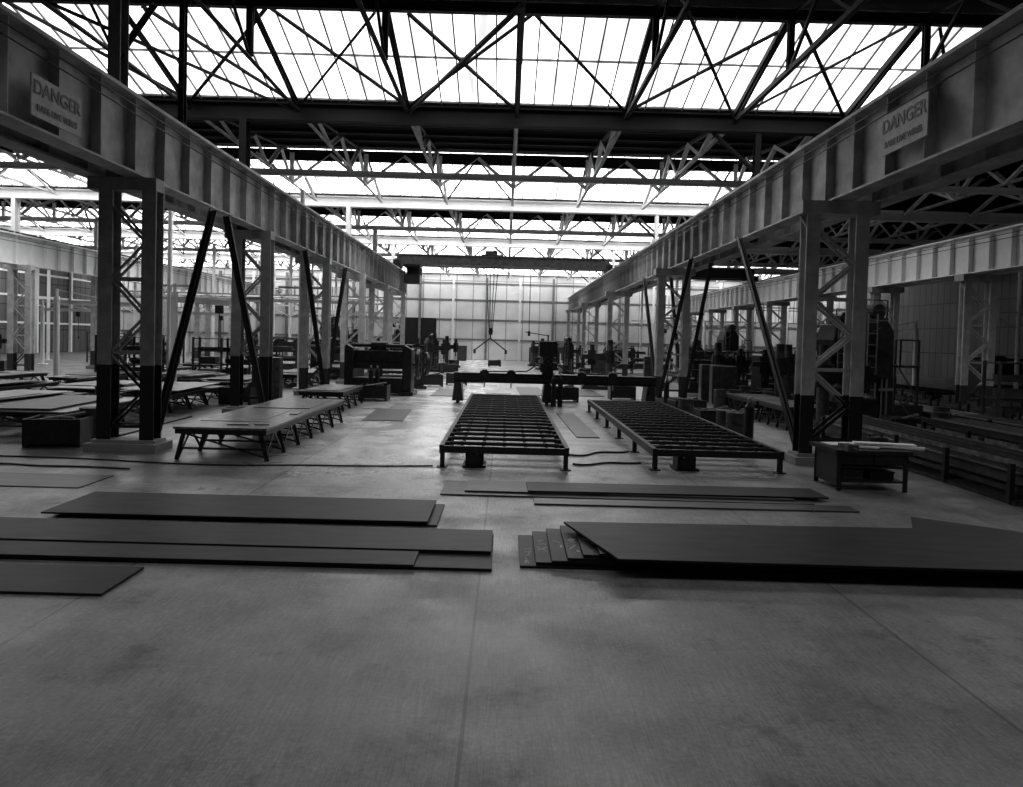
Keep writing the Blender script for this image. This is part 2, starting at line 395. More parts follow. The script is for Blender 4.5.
cL1=column(.45,-.6,M_col,braces=(3.6,),cap=.17); placecol(cL1,-9.15,17.7,'grey lattice crane column with black painted foot on plinth')
cL2=column(.45,-.6,M_col,braces=(-3.9,),upper=M_roofdark,ux=-.45,cap=.17); placecol(cL2,-9.15,26.2,'grey lattice crane column rising to the roof valley')
cL3=column(.45,-.6,M_colR,upper=M_white,ux=-.45,cap=.17); placecol(cL3,-9.15,43.5,'pale lattice crane column rising to the roof valley')
cL4=column(.45,-.6,M_colR,braces=(-3.9,3.9),cap=.17); placecol(cL4,-9.15,34.9,'pale lattice crane column with diagonal braces')
dup(cL2,(-9.15,8.9,0))
for y in (52.2,60.8): dup(cL3,(-9.15,y,0))
cR1=column(-.62,.62,M_colN,braces=(5.6,)); placecol(cR1,8.3,18.4,'pale lattice crane column with dark foot and diagonal brace')
cR2=column(-.62,.62,M_colR,braces=(-5.6,4.5,-4.2,3.4)); placecol(cR2,8.3,35.9,'pale lattice crane column with crossing dark diagonal braces')
cR3=column(-.62,.62,M_colR); placecol(cR3,8.3,53.4,'pale lattice crane column')
for y in (70.9,88.4): dup(cR3,(8.3,y,0))
for y in (26.2,34.9,43.5,52.2,60.8,69.5,78.1,86.8):
    dup(cL3,(-29.2,y,0),label='pale lattice crane column in the adjoining bay')
    dup(cR3,(22.8,y,0),label='pale lattice crane column in the adjoining bay')
for y in VAL[1:5]:
    rp=root('roof_post',(8.9,y,0),'steel post from crane girder up to roof valley','roof post','roof posts')
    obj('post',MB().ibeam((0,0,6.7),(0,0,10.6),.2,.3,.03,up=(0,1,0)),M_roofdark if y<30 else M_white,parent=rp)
    obj('knee_brace',MB().angle((0,0,9.2),(-1.6,0,10.6),.12,.02),M_roofdark,parent=rp)
rp=root('roof_post',(-9.6,17.7,0),'grey roof post rising above the crane column','roof post','roof posts')
obj('post',MB().ibeam((0,0,6.64),(0,0,11.9),.3,.4,.03,up=(0,1,0)),M_mid,parent=rp)
obj('knee_brace',MB().angle((0,0,9.6),(0,1.8,11.7),.12,.02),M_roofdark,parent=rp)
rp=root('roof_post',(-8.95,20.4,0),'dark slim roof post on the crane girder','roof post','roof posts')
obj('post',MB().ibeam((-.3,0,8.48),(-.3,0,12.2),.16,.2,.02,up=(0,1,0)),M_roofdark,parent=rp)
obj('bracket',MB().prism([(-.3,8.48),(-.0,8.48),(-.3,8.9)],-.03,.03),M_roofdark,parent=rp)
sp=root('service_stanchion',(-18.5,39.6,0),'slender pale tubular stanchion with cross arms','stanchion','service stanchions')
obj('shaft',MB().cyl((0,0,.05),(0,0,10.58),.13,12).box(-.3,.3,-.3,.3,0,.05),M_white,parent=sp)
obj('cross_arm',MB().bar((-1.2,0,5.4),(1.2,0,5.4),.08,.12).bar((-1.2,0,5.0),(0,0,4.4),.05,.05).bar((1.2,0,5.0),(0,0,4.4),.05,.05).bar((-1.2,0,5.4),(-1.2,0,5.),.05,.05).bar((1.2,0,5.4),(1.2,0,5.),.05,.05),M_white,parent=sp)
for x,y in ((-19.4,57),(-19.4,64.8),(-19.4,72),(-19.4,82),(-25.6,63),(-40,34),(-40,44.5),(-40,54),(-40,63),(-40,70),(15.2,64.5),(16.6,67.5),(15.8,84),(32,45),(32,62),(32,75),(-11,38.6),(-13.5,83.5),(-34,66),(-24.5,76)): dup(sp,(x,y,0))
for y,z in ((51.97,5.3),(60.57,5.6),(26.2+43.3-.23-8.7-17.3+.04,5.4)):
    if y<45: continue
    r=root('service_pipe',(-9.85,y,z),'pale horizontal service pipes carried between crane columns','pipe','service pipes')
    for dz,rr in ((0,.11),(.35,.07)): obj('pipe',MB().cyl((0,0,dz),(-18.75,0,dz),rr,10),M_white,parent=r)
    for dx in (-4,-9,-14): obj('pipe_bracket',MB().bar((dx,0,-.15),(dx,0,.5),.06,.25),M_mid,parent=r)

# ---------------- overhead crane ----------------
def crane(y,hx,lab,hookz=3.0,x0=-9.05,x1=8.3):
    r=root('overhead_crane',(0,y,8.62),lab,'crane')
    for yy in (-.9,.9):
        obj('bridge_girder',MB().box(x0,x1,yy-.22,yy+.22,.2,.95).box(x0+.3,x1-.3,yy-.3,yy+.3,.95,1.0),M_mach2,parent=r)
    for xx in (x0,x1):
        e=obj('end_carriage',MB().box(xx-.2,xx+.2,-1.7,1.7,.1,.5),M_mach,parent=r)
        for yy in (-1.3,1.3): obj('wheel',MB().cyl((xx-.08,yy,.18),(xx+.08,yy,.18),.165,16),M_black,parent=e)
    obj('trolley',MB().box(hx-.9,hx+.9,-1.1,1.1,1.0,1.15).box(hx-.6,hx+.1,-.6,.6,1.15,1.5).cyl((hx+.2,-.7,1.35),(hx+.2,.7,1.35),.22,16),M_mach,parent=r)
    obj('cab',MB().box(x0+.6,x0+1.9,-.8,.8,-1.3,-.6).box(x0+.6,x0+1.9,-.8,.8,0,.24).box(x0+.6,x0+.68,-.8,-.7,-.6,0).box(x0+1.8,x0+1.9,-.8,-.7,-.6,0).box(x0+.6,x0+1.9,.7,.8,-.6,0),M_mach,parent=r)
    for dx in (-.55,-.2,.2,.55): obj('hoist_rope',MB().cyl((hx+dx,0,1.0),(hx+dx*.25,0,hookz-8.62+.45),.032,6),M_black,parent=r)
    obj('hook_block',MB().box(hx-.16,hx+.16,-.12,.12,hookz-8.62,hookz-8.62+.55).cyl((hx,-.1,hookz-8.62+.3),(hx,.1,hookz-8.62+.3),.2,16).cyl((hx,0,hookz-8.62),(hx,0,hookz-8.62-.3),.06,8),M_black,parent=r)
    z=hookz-8.62-.3
    for sx in (-1,1):
        e=obj('chain_sling',MB().cyl((hx,0,z),(hx+sx*1.3,0,z-1.0),.06,6),M_black,parent=r)
        obj('sling_hook',MB().box(hx+sx*1.3-.1,hx+sx*1.3+.1,-.06,.06,z-1.3,z-.95),M_black,parent=e)
    obj('pendant_cable',MB().cyl((hx+3.2,0,.2),(hx+3.2,0,-5.),.03,6).box(hx+3.1,hx+3.3,-.06,.06,-5.4,-5.),M_black,parent=r)
crane(60,-1.25,'dark double-girder overhead travelling crane with chain sling',hookz=3.25)
def crane2():
    r=root('overhead_crane',(0,66,8.62),'dark double-girder overhead travelling crane spanning the adjoining bay','crane')
    for yy in (-.9,.9): obj('bridge_girder',MB().box(9.5,22.2,yy-.22,yy+.22,.25,1.1),M_dark,parent=r)
    for xx in (9.5,22.2): obj('end_carriage',MB().box(xx-.2,xx+.2,-1.7,1.7,.02,.5),M_mach,parent=r)
    obj('trolley',MB().box(14,16,-1.1,1.1,1.1,1.3).box(14.3,15.3,-.6,.6,1.3,2.),M_mach,parent=r)
crane2()

# ---------------- floor plates ----------------
def plate(pts,z0,t,m,lab,grp=None,chalk=None):
    cx=sum(p[0] for p in pts)/len(pts); cy=sum(p[1] for p in pts)/len(pts)
    o=obj('steel_plate',MB().poly([(x-cx,y-cy) for x,y in pts],0,t),m,loc=(cx,cy,z0),label=lab,cat='steel plate',group=grp,bevel=.004)
    if chalk:
        mb=MB()
        for (x,y) in chalk:
            base=[(-.07,-.1,.05,.1),(-.07,.08,.04,-.07),(-.04,.2,.05,.22),(-.02,-.2,-.03,-.3),(.04,-.17,.05,-.27),(-.05,.3,.04,.36),(-.06,.33,.02,.42),(0,.05,.05,.3),(-.05,-.05,.0,-.3)]
            random.shuffle(base)
            for (ax,ay,bx,by) in base[:random.randint(3,5)]:
                j=lambda:random.uniform(-.04,.04)
                mb.bar((x-cx+ax+j()*.5,y-cy+ay+j(),t+.0008),(x-cx+bx+j()*.5,y-cy+by+j(),t+.0008),random.uniform(.01,.035),.001)
        obj('chalk_mark',mb,M_chalk,parent=o,label='rough white chalk strokes')
    return o
def rect(x0,x1,y0,y1,r=0):
    cx,cy=(x0+x1)/2,(y0+y1)/2; c,s=math.cos(r),math.sin(r)
    return [(cx+(x-cx)*c-(y-cy)*s,cy+(x-cx)*s+(y-cy)*c) for x,y in ((x0,y0),(x1,y0),(x1,y1),(x0,y1))]
DP='dark mill-scale steel plate lying in a low stack on the floor'
G1='plates in the long thin stack'
plate(rect(-7.0,-1.0,11.25,12.7),0,.03,M_plate,DP,G1)
plate(rect(-6.9,-1.25,11.3,12.75),.032,.03,M_plate,DP,G1)
plate(rect(-7.2,-1.15,11.2,12.7,.004),.064,.03,M_plate,DP,G1)
G2='plates in the wide stack'
plate(rect(-8.15,-.1,9.15,10.8),0,.04,M_plate,DP,G2)
plate(rect(-8.2,-1.1,9.13,9.72),.042,.03,M_plate,DP,G2)
plate(rect(-8.2,-.12,9.76,10.85,-.002),.042,.045,M_plate,DP,G2)
plate(rect(-8.2,-4.43,7.95,8.9),0,.035,M_plate,'dark steel plate lying alone flat on concrete',None)
plate(rect(-11.6,-7.85,13.3,14.5),0,.02,M_plate2,'thin dull steel plate lying flat on concrete')
G3='thin pale plates on the floor'
LP='thin dull grey steel plate with a sheen lying flat'
plate(rect(-1.15,5.9,13.5,14.75,-.01),0,.03,M_plate2,LP,G3)
plate(rect(-.7,5.6,13.7,14.7,-.015),.032,.03,M_plate2,LP,G3)
plate(rect(.6,6.5,12.95,13.4,.005),.0,.03,M_plate2,LP,G3)
plate(rect(.5,6.3,13.75,14.6,.01),.064,.03,M_plate,LP,G3)
G4='plates in the fanned stack'
FP='dark steel plate in a fanned stack with chalked end'
zz=0
for i in range(6):
    x0=.27+.21*i
    plate(rect(x0,7.7+.08*i,9.35-.01*i+random.uniform(-.05,.05),10.85+random.uniform(-.08,.12),-.004*i),zz,.034,M_plate,FP,G4,chalk=[(x0+.12,9.75+.12*((i*2)%5))] if i<5 else None)
    zz+=.037
plate([(1.5,9.0),(7.9,8.95),(7.9,10.9),(6.7,11.7),(6.3,10.95),(.95,10.8)],zz,.035,M_plate,'large dark steel plate topping the fanned stack','plates in the fanned stack')
for (x0,x1,y0,y1,mm) in ((-5.0,-3.6,25,29,M_plate2),(-3.7,-2.2,36,41,M_plate2),(-2.3,-1.6,34.4,35.8,M_plateL),(-3.2,-1.2,47,50,M_plate),(.8,2.2,38,44,M_plate2),(3,5.3,38.2,43,M_plate2),(-1.,.4,38.5,40.5,M_plateL),(2.2,2.9,22,29,M_plate2),(-5,-3.4,51,54,M_plate2),(-1,1,52,56,M_plate)):
    plate(rect(x0,x1,y0,y1,random.uniform(-.05,.05)),0,.03,mm,'thin steel plate lying flat along the concrete aisle','aisle plates')

# ---------------- roller beds ----------------
def bed(x,y,W,Ln,H=.52,lab='',nr=18):
    r=root('roller_bed',(x,y,0),lab,'roller conveyor','roller beds')
    for xx in (.05,W-.05):
        obj('side_rail',MB().bar((xx,0,H-.09),(xx,Ln,H-.09),.03,.18).bar((xx,0,H-.015),(xx,Ln,H-.015),.1,.03).bar((xx,0,H-.17),(xx,Ln,H-.17),.1,.03),M_bed,parent=r)
    for yy in (.05,Ln-.05):
        obj('end_rail',MB().bar((0,yy,H-.1),(W,yy,H-.1),.06,.16),M_bed,parent=r)
    for i in range(5):
        xx=W*(i+1)/6; obj('long_rail',MB().bar((xx,.1,H-.11),(xx,Ln-.1,H-.11),.035,.07),M_bed,parent=r)
    for i in range(nr):
        yy=.55+(Ln-1.1)*i/(nr-1)
        mb=MB().cyl((.1,yy,H-.03),(W-.1,yy,H-.03),.045,12)
        for sx in (.14,W-.14): mb.box(sx-.06,sx+.06,yy-.1,yy+.1,H-.14,H-.0)
        for j in range(5): mb.box(W*(j+1)/6-.035,W*(j+1)/6+.035,yy-.06,yy+.06,H-.1,H+.02)
        obj('roller',mb,M_bed,parent=r)
    for i in range(6):
        yy=.1+(Ln-.2)*i/5
        for xx in (.07,W-.07):
            obj('leg',MB().ibeam((xx,yy,.02),(xx,yy,H-.18),.1,.12,.015,up=(0,1,0)).box(xx-.12,xx+.12,yy-.1,yy+.1,0,.025),M_bed,parent=r)
    obj('drive_motor',MB().box(W*.2,W*.34,.15,.7,.04,.34).cyl((W*.27,-.05,.2),(W*.27,.6,.2),.15,14).box(W*.18,W*.36,.05,.75,0,.05),M_black,parent=r)
    return r
b1=bed(-1.45,16.4,2.98,15.4,lab='long dark steel roller bed with cross rollers and motor')
b2=dup(b1,(3.5,16.7,0),label='long dark steel roller bed beside the crane column',scale=(1.03,.87,1))

def cable(pts,r,lab,group='floor cables'):
    c=bpy.data.curves.new('cable','CURVE'); c.dimensions='3D'; c.bevel_depth=r; c.bevel_resolution=2
    s=c.splines.new('NURBS'); s.points.add(len(pts)-1)
    for p,q in zip(s.points,pts): p.co=(q[0],q[1],r+.001,1)
    s.use_endpoint_u=True; s.order_u=4; c.materials.append(M_rub)
    o=curve_to_mesh(c,'cable'); meta(o,lab,'cable',group)
cable([(-1.6,16.5),(-3,16.2),(-4.6,16.25),(-6,15.8),(-8,16.0),(-10,16.4),(-12,16.3)],.018,'thin black cable trailing across concrete')
cable([(1.7,17.2),(2.0,16.9),(2.5,17.8),(3.1,17.4),(3.4,17.6)],.025,'black cable looped between the roller beds')
cable([(1.7,18.6),(2.2,18.2),(2.4,19.6),(3.2,19.),(3.4,19.4)],.025,'black cable looped between the roller beds')
cable([(-7.9,15.2),(-9.2,15.4),(-10,15.1),(-10.8,15.6),(-11.5,15.2)],.02,'thin black cable trailing across concrete')

# ---------------- gantry cutter ----------------
g=root('flame_cutting_gantry',(-2.3,32.9,0),'dark gantry flame cutting machine spanning two roller beds','cutting machine')
obj('cross_beam',MB().box(0,9.2,-.25,.25,.95,1.35).box(0,9.2,-.3,-.25,1.05,1.1).box(0,9.2,-.3,.3,1.35,1.39),M_mach,parent=g)
for x in (.2,4.25,8.9):
    obj('leg',MB().prism([(x-.25,.12),(x+.25,.12),(x+.15,.95),(x-.15,.95)],-.5,.5),M_mach,parent=g)
    for yy in (-.35,.35): obj('wheel',MB().cyl((x-.06,yy,.12),(x+.06,yy,.12),.12,14),M_black,parent=g)
t=obj('control_head',MB().box(4.0,4.5,-.35,.35,1.34,2.7).box(3.85,4.65,-.4,.3,2.2,2.9).box(3.9,4.2,-.5,-.4,1.5,1.9),M_mach,parent=g,bevel=.02)
obj('hand_wheel',MB().wheel((4.25,-.5,2.0),(0,1,0),.22,.05,16,4),M_mach2,parent=t)
for x in (1.4,2.6,5.8,7.2):
    c=obj('torch_carriage',MB().box(x-.2,x+.2,-.45,-.26,1.0,1.5).box(x-.12,x+.12,-.4,.0,1.38,1.55),M_mach,parent=g)
    obj('torch',MB().cyl((x,-.42,1.4),(x,-.42,.75),.03,8),M_plateL,parent=c)
obj('gas_hose',MB().cyl((4.6,-.1,1.9),(5.3,-.1,1.5),.03,8).cyl((5.3,-.1,1.5),(6.6,-.1,1.45),.03,8).cyl((3.9,-.1,1.9),(3.3,-.1,1.5),.03,8).cyl((3.3,-.1,1.5),(1.5,-.1,1.45),.03,8),M_black,parent=g)
obj('hose_gantry',MB().bar((4.25,0,2.9),(4.25,0,3.2),.06,.06).bar((4.25,0,3.15),(3.2,0,3.3),.04,.04),M_mach,parent=g)

# ---------------- tables ----------------
def table(loc,W,Ln,H,lab,m=M_plate2,rotz=0,n=4):
    r=root('trestle_table',loc,lab,'table','trestle tables',rotz)
    obj('table_top',MB().box(0,W,0,Ln,H-.05,H),m,parent=r)
    obj('edge_rail',MB().box(.03,.09,.05,Ln-.05,H-.17,H-.05).box(W-.09,W-.03,.05,Ln-.05,H-.17,H-.05).box(.09,W-.09,.05,.11,H-.17,H-.05).box(.09,W-.09,Ln-.11,Ln-.05,H-.17,H-.05),M_bed,parent=r)
    for i in range(n):
        y=.15+(Ln-.3)*i/(n-1)
        for x,d in ((.08,1),(W-.08,-1)):
            obj('leg',MB().angle((x+d*.12,y,H-.1),(x-d*.05,y,0),.08,.015),M_bed,parent=r)
        obj('cross_brace',MB().bar((.06,y,H*.35),(W-.06,y,H*.35),.03,.05).bar((.15,y,H-.15),(W-.1,y,.1),.02,.04),M_bed,parent=r)
    for i in range(n-1):
        y=.15+(Ln-.3)*i/(n-1); y2=.15+(Ln-.3)*(i+1)/(n-1); ym=(y+y2)/2
        for x in (.08,W-.08): obj('side_brace',MB().bar((x,y,.06),(x,ym,H-.15),.02,.06).bar((x,ym,H-.15),(x,y2,.06),.02,.06),M_bed,parent=r)
    return r
table((-7.55,16.4,0),2.15,7.9,.78,'long continuous steel trestle table with worn top and splayed legs',m=M_plateM,n=7)
t1=table((-8.0,45,0),1.6,3.9,.77,'low steel trestle table with splayed angle legs')
def ptop(x0,x1,y0,y1,z,m,lab,grp,r=0,t=.03,chalk=None): return plate(rect(x0,x1,y0,y1,r),z,t,m,lab,grp,chalk)
ptop(-7.45,-6.0,17.6,20.3,.782,M_plateM,'worn chalk-marked steel sheet lying on the trestle table','table plates',.02,.012,chalk=[(-7.1,18.2),(-6.4,19.),(-6.9,19.8)])
ptop(-7.3,-5.7,20.9,24.1,.782,M_plateM,'worn chalk-marked steel sheet lying on the trestle table','table plates',.03,.02,chalk=[(-6.9,21.6),(-6.2,22.4)])
for (x,y,w_,h_) in ((-5.9,17.0,.35,.2),(-6.5,16.9,.5,.25),(-5.75,19.3,.2,.6)):
    obj('steel_offcut',MB().poly([(0,0),(w_,.03),(w_*.8,h_),(.04,h_*.9)],0,.03),M_plateL,loc=(x,y,.782),label='small pale steel offcut lying on the trestle table',cat='offcut',group='table offcuts')
pos=[(-14.2,19.5),(-17,20.6),(-20,19.),(-14.0,25.5),(-17.2,27),(-21,25.5),(-13.6,32),(-17,34),(-21,33),(-25,31),(-13,39),(-17,42),(-22,41),(-26,24),(-12.6,47),(-17,50),(-22,49)]
for i,(x,y) in enumerate(pos):
    dup(t1,(x,y,0),label='low steel trestle table loaded with plates',scale=(1.35,1.3,.85))
    z=.77*.85+.003
    for j in range(3+i%4):
        mm=random.choice([M_plateL,M_plateM,M_plateL,M_plate2])
        dx=random.uniform(-.3,.4)
        ptop(x+.1+dx,x+random.uniform(1.5,2.1)+dx,y+.2+random.uniform(-.5,.6),y+4.2+random.uniform(-1.2,.6),z,mm,'steel plate stacked on a trestle table','bay plates',random.uniform(-.08,.08)); z+=.033
for i,(x,y) in enumerate(((-11.2,20.9),(-11.3,23.5))):
    plate(rect(x-.6,x+.6,y-1,y+1.2),0,.05,M_plate2,'dull plate lying on concrete in the adjoining bay','bay floor plates')
dup(t1,(-7.9,27.5,0),scale=(1.1,1,1))
ptop(-7.7,-6.4,27.9,31,.772,M_plateL,'pale steel plate lying on a trestle table','table plates')
dup(t1,(10.,28.5,0),scale=(1.1,1,1)); dup(t1,(9.9,25.1,0),scale=(1.,.75,1.1))
ptop(10.1,11.5,28.8,32,.772,M_plate2,'dull steel plate lying on a trestle table','table plates')
def crate(loc,s,lab):
    r=root('stillage',loc,lab,'stillage','steel stillages')
    w,d,h=s
    mb=MB().box(0,w,0,d,.1,.16)
    obj('tray',mb.box(0,w,0,.03,.16,h).box(0,w,d-.03,d,.16,h).box(0,.03,.03,d-.03,.16,h).box(w-.03,w,.03,d-.03,.16,h),M_mach,parent=r)
    e=obj('foot',MB().box(0,.1,0,d,0,.1),M_bed,parent=r); rep(e,[(w-.1,0,0)])
    obj('scrap_load',MB().cyl((.15,.2,h-.1),(w-.15,d-.2,h+.05),.07,8).box(.15,w-.2,.3,d-.3,.16,h-.05).bar((.2,d-.2,h-.04),(w-.2,.2,h),.1,.06),M_plate2,parent=r)
    return r
cr=crate((-6.6,32.5,0),(1.3,1.,.7),'dark steel stillage filled with offcuts')
for x,y,r_ in ((-4.9,42.5,.2),(12.6,30,0),(2.3,34.4,.1),(5.4,36.5,0),(-6.8,50,0),(-5,58,.3),(5.5,48,.1),(5.8,56,0),(6.75,24.6,0),(6.8,28.5,.1),(-3.6,44.5,.1),(12.9,23.6,0),(10.2,34,0),(15.7,29,.1),(-11.8,17.6,.2),(-11.6,29.2,0),(-19.2,31.5,.2),(12.,34.9,.0),(-23.5,29,.1)):
    dup(cr,(x,y,0),r_)
# oil drums
dm=root('steel_drum',(7.2,22.3,0),'dark ribbed steel oil drum standing upright','drum','steel drums')
mb=MB().cyl((0,0,0),(0,0,.88),.28,20)
for z in (.0,.29,.58,.85): mb.cyl((0,0,z),(0,0,z+.03),.295,20)
obj('drum_body',mb,M_mach2,parent=dm); obj('bung',MB().cyl((.15,0,.88),(.15,0,.91),.035,8),M_mach,parent=dm)
for x,y in ((7.1,23.0),(10.,33.3),(10.7,33.35),(14.2,30.1),(14.3,30.8),(16.2,26.6),(12.,32.6),(6.9,27.2),(14.7,24.2),(-11.2,33.0),(-10.6,33.3),(-14.6,26.2),(-14.55,27.),(-10.9,19.),(12.3,36.7),(18.6,38.6),(-5.9,43.9),(5.9,46.3)): dup(dm,(x,y,0))

# ---------------- machines ----------------
def shear(loc,lab,rotz=0):
    r=root('plate_shear',loc,lab,'machine','plate shears',rotz)
    for x in (0,2.9):
        obj('side_housing',MB().prism([(x,0),(x+.45,0),(x+.45,2.3),(x+.1,2.5),(x,2.4)],-.6,.7).prism([(x-.15,0),(x+.6,0),(x+.6,.2),(x-.15,.2)],-.9,.9),M_mach,parent=r,bevel=.03)
    obj('top_beam',MB().box(.45,2.9,-.25,.35,1.5,2.2).box(.45,2.9,-.35,-.25,1.3,1.6),M_mach,parent=r,bevel=.02)
    obj('bed',MB().box(.45,2.9,-.7,.5,.1,.85),M_mach,parent=r)
    obj('flywheel',MB().wheel((3.65,0,1.55),(1,0,0),.75,.16,28,6),M_mach,parent=r)
    obj('shaft',MB().cyl((3.3,0,1.55),(3.8,0,1.55),.08,10),M_mach,parent=r)
    obj('shaft',MB().cyl((.1,.2,2.45),(3.3,.2,2.45),.1,10),M_mach,parent=r)
    obj('motor',MB().cyl((1.2,.2,2.42),(2.,.2,2.42),.26,16).box(1.1,2.1,-.1,.5,2.2,2.3),M_mach,parent=r)
    return r
sh=shear((-8.0,36.4,0),'dark heavy plate shear with spoked flywheel')
dup(sh,(-7.3,40.5,0),.3,scale=(.8,1,.9)); dup(sh,(-15,56,0)); dup(sh,(12,47.6,0),-.1); dup(sh,(3,84,0)); dup(sh,(-21,62,0)); dup(sh,(14,40,0),.1); dup(sh,(30,46,0))
def press(loc,lab,rotz=0):
    r=root('punching_press',loc,lab,'machine','punching presses',rotz)
    obj('frame',MB().prism([(-.7,0),(.8,0),(.8,.25),(.65,.4),(.6,3.6),(.3,4.0),(-.6,4.0),(-.75,3.3),(-.7,2.6),(-.1,2.4),(-.1,1.2),(-.75,1.1),(-.65,.3)],-.5,.5),M_mach,parent=r,bevel=.03)
    obj('ram',MB().box(-.6,-.25,-.2,.2,1.7,2.7).cyl((-.42,0,1.35),(-.42,0,1.75),.09,10),M_mach2,parent=r)
    obj('flywheel',MB().wheel((0,.72,3.3),(0,1,0),.66,.16,28,6),M_mach,parent=r)
    obj('flywheel_shaft',MB().cyl((0,-.6,3.3),(0,.85,3.3),.09,12),M_mach2,parent=r)
    obj('motor',MB().cyl((.1,-.3,4.3),(.1,.35,4.3),.28,16).box(-.25,.45,-.35,.35,4.0,4.08),M_mach,parent=r)
    obj('guard_rail',MB().bar((-.6,-.45,4.0),(-.6,-.45,4.7),.04,.04).bar((.3,-.45,4.0),(.3,-.45,4.7),.04,.04).bar((-.6,-.45,4.7),(.3,-.45,4.7),.04,.04).bar((-.6,-.45,4.35),(.3,-.45,4.35),.03,.03),M_mach2,parent=r)
    obj('pipe_run',MB().cyl((.3,-.54,.3),(.3,-.54,2.6),.04,8).cyl((.1,-.54,.3),(.1,-.54,2.3),.03,8).bar((0,-.53,1.5),(.6,-.53,1.5),.06,.1),M_mid,parent=r)
    obj('gear_cover',MB().prism([(-.55,2.8),(-.2,2.7),(.35,2.8),(.4,3.5),(0,3.75),(-.5,3.5)],-.62,-.5).box(-.45,.35,-.58,-.5,1.9,2.8).box(-.3,.2,-.66,-.6,2.9,3.4),M_mach,parent=r)
    mb=MB().bar((-.65,-.64,1.2),(-.65,-.64,4.2),.03,.04).bar((-.3,-.68,1.2),(-.3,-.68,4.2),.03,.04)
    for q in range(7): mb.bar((-.65,-.64,1.5+.4*q),(-.3,-.68,1.5+.4*q),.03,.03)
    obj('ladder',mb,M_mid,parent=r)
    obj('bolster',MB().box(-.85,-.1,-.6,.6,1.12,1.2),M_mach2,parent=r)
    obj('platform',MB().box(.8,1.7,-.6,.6,2.3,2.38).bar((1.65,-.55,0),(1.65,-.55,3.3),.06,.06).bar((1.65,.55,0),(1.65,.55,3.3),.06,.06).bar((1.65,-.55,3.3),(1.65,.55,3.3),.05,.05).bar((.8,-.55,3.3),(1.65,-.55,3.3),.05,.05).bar((.85,-.55,2.35),(.85,-.55,3.3),.05,.05),M_mach,parent=r)
    obj('platform_brace',MB().bar((1.65,-.55,.2),(.8,-.55,1.2),.04,.04).bar((1.65,-.55,1.2),(.8,-.55,2.3),.04,.04).bar((.8,-.55,1.2),(1.65,-.55,1.2),.04,.04),M_mach2,parent=r)
    obj('control_box',MB().box(-.95,-.7,-.45,-.05,.4,1.0),M_mid,parent=r)
    return r
pr=press((13.3,26.3,0),'tall dark punching press with flywheel and access platform',.25)
dup(pr,(15.2,33,0),.4); dup(pr,(11.5,43.6,0),.0,scale=(.8,.8,.7)); dup(pr,(-12.5,60,0),0,scale=(.9,.9,.75)); dup(pr,(-16,66,0),1); dup(pr,(18,58,0),.2); dup(pr,(5.3,62,0),.5,scale=(.8,.8,.7)); dup(pr,(-6.6,65,0),.5,scale=(.8,.8,.7)); dup(pr,(19.5,42.3,0),.1); dup(pr,(-10.5,72,0),.3,scale=(.9,.9,.9))
def drill(loc,lab,rotz=0):
    r=root('radial_drill',loc,lab,'machine','radial drills',rotz)
    obj('base',MB().box(-.5,1.6,-.5,.5,0,.22).box(.7,1.5,-.4,.4,.22,.75),M_mach,parent=r,bevel=.02)
    obj('drill_column',MB().cyl((0,0,.22),(0,0,2.7),.2,18).cyl((0,0,.22),(0,0,.5),.32,18),M_mach2,parent=r)
    a=obj('arm',MB().prism([(-.3,1.75),(1.7,1.85),(1.7,2.1),(-.3,2.3)],-.15,.15).cyl((0,0,1.65),(0,0,2.4),.3,16),M_mach,parent=r)
    obj('drill_head',MB().box(.9,1.35,-.38,-.1,1.5,2.4).cyl((1.12,-.25,1.1),(1.12,-.25,1.5),.06,10).cyl((1.12,-.25,2.4),(1.12,-.25,2.75),.14,12),M_mach,parent=a)
    obj('hand_wheel',MB().wheel((1.12,-.45,1.75),(0,1,0),.16,.03,14,3),M_mach2,parent=a)
    obj('motor',MB().cyl((0,0,2.7),(0,0,3.05),.17,14),M_mach,parent=r)
    return r
dr=drill((11.4,38.6,0),'dark radial drilling machine with swinging arm')
for i in range(14):
    x=-26+4.1*i+random.uniform(-.6,.6)
    if -5.5<x<-3: continue
    low=-4.5<x<1.5
    s_=(dr,sh,cr,dr)[i%4]
    if low: s_=cr
    dup(s_,(x,(74.5,79)[i%2],0),random.uniform(-.3,.3),scale=(1,1,.9))
for x,y,rz in ((-6.3,60.5,.3),(-5.6,69,1.),(6.4,44,2.9),(3.6,70,.3),(19.5,50.5,0),(29.2,38,.5),(-25,46,0),(14.4,36.6,2.8),(12.6,33.9-.9,.0),(10.6,23.9,0),(-32,36,.4),(-33,45,.4),(-10.6,67,.2)):
    dup(dr,(x,y,0),rz)
def jib(loc,lab,rotz=0):
    r=root('jib_crane',loc,lab,'jib crane','jib cranes',rotz)
    obj('mast',MB().cyl((0,0,0),(0,0,4.6),.14,14).cyl((0,0,0),(0,0,.08),.4,14),M_white,parent=r)
    obj('jib_arm',MB().ibeam((-.2,0,4.3),(3.6,0,4.3),.14,.24,.02).bar((0,0,4.95),(3.2,0,4.4),.05,.05).cyl((0,0,4.4),(0,0,5.0),.07,10),M_white,parent=r)
    obj('chain_hoist',MB().box(2.5,2.8,-.12,.12,3.8,4.17).cyl((2.65,0,2.2),(2.65,0,3.8),.02,6).cyl((2.65,0,2.1),(2.65,0,2.25),.06,8),M_mach,parent=r)
    return r
jb=jib((-14.4,31.3,0),'pale pillar jib crane with chain hoist',1.2)
